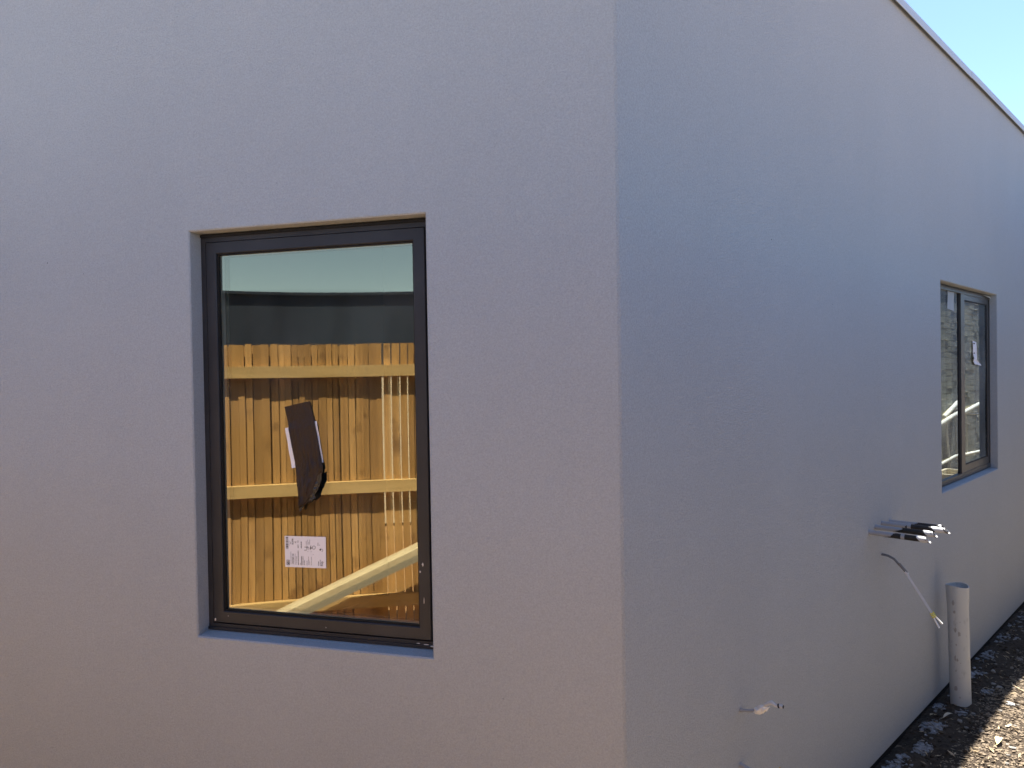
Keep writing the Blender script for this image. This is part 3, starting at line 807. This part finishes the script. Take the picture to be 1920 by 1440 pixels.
# local x runs along the fence away from the boundary wall (x = -d), local y faces the house
def pal_mesh(wd, h, th):
    m = MB(); L_ = lambda x, y, z: Vector((x, y, z)); m.box(L_, (-wd/2, -th, .01), (wd/2, 0, h)); return m.mesh('paling', True)
FM = {}
def add_paling(x, y, wd, h, rz=0):
    key = (round(wd, 3), round(h, 3))
    if key not in FM:
        FM[key] = pal_mesh(wd, h, .014); FM[key].materials.append(M['paling'])
    o = bpy.data.objects.new('paling', FM[key]); col.objects.link(o); o.parent = fence
    o.location = (x, y, 0); o.rotation_euler = (jit(.004), jit(.002), jit(.012)+rz)
GX0, GX1 = .318, .545       # four open joints here
x = -4.50
while x < 5.6:
    wd = random.choice((.032, .038, .043, .047)); gp = random.choice((.003, .005, .006, .008))
    if x + wd > GX0 - .001 and x < GX1: 
        x = GX1 + .003; continue
    add_paling(x+wd/2, jit(.0015), wd, 1.822+random.choice((-.003, -.001, .001, .003)))
    x += wd + gp
x = -4.50
while x < 5.6:
    if x+.118 < GX0+.012 or x > GX1-.012: add_paling(x+.059, -.026 if int(round((x+4.5)/.118)) % 2 else -.041, .126, 1.812)
    elif x < GX0: add_paling((x+GX0+.012)/2, -.026, GX0+.012-x, 1.812)
    elif x < GX1-.012 and x+.118 > GX1-.012: add_paling((GX1-.012+x+.118)/2, -.026, x+.118-GX1+.012, 1.812)
    x += .118
for a, b in ((.545, .514), (.506, .464), (.456, .409), (.401, .359), (.351, .318)):
    add_paling((a+b)/2, jit(.001), a-b, 1.823+jit(.003) if False else 1.823)
LF = lambda x, y, z: Vector((x, y, z))
for z0, z1 in ((1.620, 1.692), (.910, .984), (.205, .280)):
    m = MB(); m.box(LF, (-4.55, .0022, z0), (5.65, .043, z1))
    m.build('rail', M['rail'], fence, bevel=.002)
m = MB()
for zc in (1.600, .890, .185):
    x = -4.5
    while x < 5.6:
        for q in range(2):
            p = Vector((x+random.choice((-.02, .02))+jit(.006), .0035, zc-.012-random.choice((0, .028, .045))+jit(.008)))
            m.add([p+Vector((math.cos(a)*.0026, .002, math.sin(a)*.0035)) for a in [2*PI*k_/6 for k_ in range(6)]] + [p+Vector((0, .010, 0))], [(i, (i+1) % 6, 6) for i in range(6)])
        x += .054
m.build('nail_tips', M['nail'], fence, kind='stuff')
m = MB()
for x in (-4.2, -1.6, 1.0, 3.4, 5.5): m.box(LF, (x-.05, -.14, -.05), (x+.05, -.034, 1.75))
m.build('post', M['paling'], fence)

# leaning plank in front of the fence
m = MB()
def PF(x, y, z): return fence.matrix_world @ Vector((x, y, z))
p = PF(-.62, .155, .985); q = PF(1.62, .165, .035)
along = (q-p).normalized(); wv = dB*.070; hv = along.cross(dB).normalized()*.0185
m.bar(p, q, wv, hv)
pk = m.build('leaning_plank', M['plank'], bevel=.002)
m = MB()
dn = hv.normalized()*(-1 if hv.z > 0 else 1)
m.bar(p + dn*.036 + dB*.055 + along*.06, q + dn*.036 + dB*.055, dB*.018, dn*.0165)
m.build('edge_strip', mat('plain_grey_strip', (.30, .31, .30), .7, .3)[0], pk)  # grey bar below the plank's front edge
tag(pk, 'long pale plank leaning against the fence, mirrored across the tall window', 'plank')
m = MB()
for k, oy in enumerate((-.045, -.012, .03)):
    pp = p + along*(.02) + dB*oy; m.bar(pp + hv.normalized()*.0195*(1 if hv.z > 0 else -1), pp + along*2.3 + hv.normalized()*.0195*(1 if hv.z > 0 else -1), dB*.006, hv.normalized()*.0015)
m.build('raised_rib', M['plank'], pk)

# ------------------------------------------------------------------ neighbour beyond the fence
nh = empty('neighbour_house', 'dark slate neighbouring house above the fence, mirrored in the tall window', 'house')
char, n_, b_ = mat('charcoal_cladding', (.018, .033, .072), .6, .3)
sk = noise_tex(n_, coord(n_, (1, 1, .12)), 2.2, 4)
rr = ramp(n_, [(.38, (.012, .022, .050)), (.62, (.026, .044, .088))], sk); n_.links.new(rr.outputs[0], b_.inputs['Base Color'])
white_w = mat('white_painted_base', (.74, .73, .68), .8, .3)[0]
FN = lambda a, b, z: T(-6.6+b, a, z)
m = MB(); m.box(FN, (-9, -6, 0), (5, 0, 1.66)); m.build('base_wall', white_w, nh)
m = MB(); m.box(FN, (-9.02, -6, 1.66), (5.02, .02, 2.50)); m.build('upper_wall', char, nh)
m = MB(); m.box(FN, (-9.1, -6.1, 2.50), (5.1, .06, 2.53)); m.build('roof', char, nh)

# ------------------------------------------------------------------ boundary brick wall along the side passage; near stretch unseen, added to shape light
DW = 1.95
bw = empty('brick_wall', 'rough brick boundary wall facing the long side of the house, far part mirrored in the far window, unseen near part added to hold back light', 'wall')
brm, n_, b_ = mat('rough_brick', (.20, .17, .14), .9, .2)
oi = N(n_, 'ShaderNodeObjectInfo'); f_ = noise_tex(n_, coord(n_), 9, 4)
ad = N(n_, 'ShaderNodeMath', operation='ADD'); n_.links.new(oi.outputs['Random'], ad.inputs[0]); n_.links.new(f_, ad.inputs[1])
hf = N(n_, 'ShaderNodeMath', operation='MULTIPLY'); hf.inputs[1].default_value = .5; n_.links.new(ad.outputs[0], hf.inputs[0])
rr = ramp(n_, [(.2, (.29, .305, .30)), (.5, (.33, .34, .335)), (.8, (.37, .38, .37))], hf.outputs[0]); n_.links.new(rr.outputs[0], b_.inputs['Base Color'])
bump(n_, b_, noise_tex(n_, coord(n_), 90, 5), .004, .3)
morm, n_, b_ = mat('pale_mortar', (.50, .48, .44), .95, .1); bump(n_, b_, noise_tex(n_, coord(n_), 80, 5), .006, .8)
FW = lambda t, b, z: T(t, DW+b, z)
LOW = 1.998  # top of the unseen near stretch, set to dim the long wall
m = MB(); m.box(FW, (3.6, .0035, -.05), (17, .22, 2.75)); m.box(FW, (-2.9, .0035, -.05), (3.599, .22, LOW)); m.build('mortar_core', morm, bw)
bm_ = MB(); LB = lambda x, y, z: dB*x + nB*y + UP*z
bm_.box(LB, (-.115, 0, -.038), (.115, .02, .038)); brk = bm_.mesh('brick', True); brk.materials.append(brm)
rest = MB(); cnt = 0
for c in range(32):
    z = .02+.086*c+.043; t = 3.74+(.12 if c % 2 else 0)
    if c < 23:
        tt = -2.78+(.12 if c % 2 else 0)
        while tt < 3.5:
            rest.box(FW, (tt-.115, jit(.0015), z-.038), (tt+.115, .02, z+.038), skip=('y1',)); tt += .240
    while t < 16.9:
        if 10.25 < t < 12.45 and cnt < 295:
            o = bpy.data.objects.new('brick', brk); col.objects.link(o); o.parent = bw; cnt += 1
            o.location = FW(t+jit(.003), jit(.0015), z+jit(.002))
        else:
            rest.box(FW, (t-.115, jit(.003), z-.038), (t+.115, .02, z+.038), skip=('y1',))
        t += .240
rest.build('brickwork', brm, bw, kind='stuff')
m = MB()
for c in range(33):
    z = .02+.086*c; t = 8.0
    while t < 16:
        L = random.uniform(.05, .35)
        if random.random() < .22:
            th = random.uniform(.003, .006); pr_ = random.uniform(.003, .010); dz = jit(.004)
            m.bar(FW(t, .004-pr_/2, z+dz), FW(t+L, .004-pr_/2, z+dz+jit(.006)), nB*(pr_/2+.004), UP*th)
        t += L+random.uniform(0, .15)
m.build('mortar_ridges', morm, bw, kind='stuff')
m = MB(); m.box(FW, (3.58, -.015, 2.751), (17.02, .235, 2.79)); m.box(FW, (-2.92, -.015, LOW+.001), (3.578, .235, LOW+.04)); m.build('coping', morm, bw)

# galvanised trestle frames and a crate leaning about in the side passage
tr = empty('steel_trestle', 'pale steel trestle frame in the side passage, mirrored low in the far window', 'trestle')
def rod(pts, r, name, par, material=M['pale_metal']):
    m = MB(); m.tube([T(*p) for p in pts], r, 8); return m.build(name, material, par)
rod([(9.55, 1.72, .845), (10.2, 1.70, .93), (11.65, 1.68, 1.055)], .032, 'top_rail', tr)
rod([(9.60, 1.72, .325), (10.25, 1.68, .385), (11.60, 1.66, .345)], .022, 'bottom_rail', tr)
rod([(9.88, 1.70, .89), (10.04, 1.70, .36)], .013, 'leg', tr)
rod([(9.72, 1.76, .84), (9.92, 1.76, .30)], .012, 'leg', tr)
rod([(10.75, 1.69, .98), (10.85, 1.69, .36)], .012, 'leg', tr)
rod([(11.50, 1.68, 1.0), (11.64, 1.68, .62)], .012, 'leg', tr)
rod([(10.9, 1.68, .93), (11.62, 1.68, .90)], .013, 'cross_bar', tr)
t2 = empty('steel_trestle', 'second pale steel frame leaning on the brick wall behind the first trestle', 'trestle')
rod([(10.45, 1.88, .90), (11.35, 1.90, 1.07)], .036, 'top_rail', t2)
rod([(11.20, 1.90, 1.02), (11.22, 1.90, .20)], .012, 'leg', t2)
rod([(10.55, 1.88, .88), (10.62, 1.84, .02)], .012, 'leg', t2)
m = MB(); 
FCx = lambda x, y, z: T(9.2+x, 1.35+y, z)
m.box(FCx, (0, 0, 0), (.62, .03, .26)); m.box(FCx, (0, .32, 0), (.62, .35, .26)); m.box(FCx, (0, .03, 0), (.03, .32, .26)); m.box(FCx, (.59, .03, 0), (.62, .32, .26)); m.box(FCx, (.03, .03, 0), (.59, .32, .03))
cr = m.build('tub', mat('beige_tub', (.62, .56, .44), .8, .3)[0], bevel=.004)
tag(cr, 'open beige building tub on the ground of the side passage, mirrored in far window', 'tub')
m = MB()
for k in range(60):
    t = random.uniform(9.6, 13.5); d = random.uniform(1.45, 1.85); r = random.uniform(.02, .07)
    blob(m, T(t, d, r*.4), r*1.3, r, r*.7, k, random.random()*6)
m.build('rubble', clm, kind='stuff')

# ------------------------------------------------------------------ gum tree beyond the brick wall
tree = empty('gum_tree', 'leafy tree rising beyond the brick wall, mirrored at the top of the far window', 'tree')
bark = mat('grey_bark', (.22, .18, .14), .9, .2)[0]; foli = mat('grey_green_leaf', (.060, .095, .035), .55, .4)[0]
base = Vector((13.6, 5.2, 0))
m = MB(); m.tube([T(13.6, 5.2, -.03), T(13.55, 5.15, 1.5), T(13.7, 5.0, 3.0), T(13.6, 5.1, 4.6)], [.17, .14, .10, .05], 9)
limbs = []
for k in range(9):
    a = k*2.4; z0 = 2.2+.28*k; e = (13.6+1.6*math.cos(a), 5.1+1.4*math.sin(a), z0+1.2)
    m.tube([T(13.65, 5.05, z0), T((13.65+e[0])/2, (5.05+e[1])/2, z0+.5), T(*e)], [.05, .035, .012], 6); limbs.append(e)
m.build('trunk', bark, tree)
m = MB()
for k in range(7000):
    e = random.choice(limbs); f = random.uniform(.3, 1.15)
    p = T(13.65+(e[0]-13.65)*f+random.gauss(0, .30), 5.05+(e[1]-5.05)*f+random.gauss(0, .30), e[2]-1.2+1.2*f+random.gauss(.1, .28))
    u = Vector((jit(1), jit(1), -.6+jit(.6))).normalized()*random.uniform(.05, .09); v = u.orthogonal().normalized()*.013
    m.add([p-u, p-v, p+u, p+v], [(0, 1, 2, 3)])
m.build('crown', foli, tree, recalc=False)
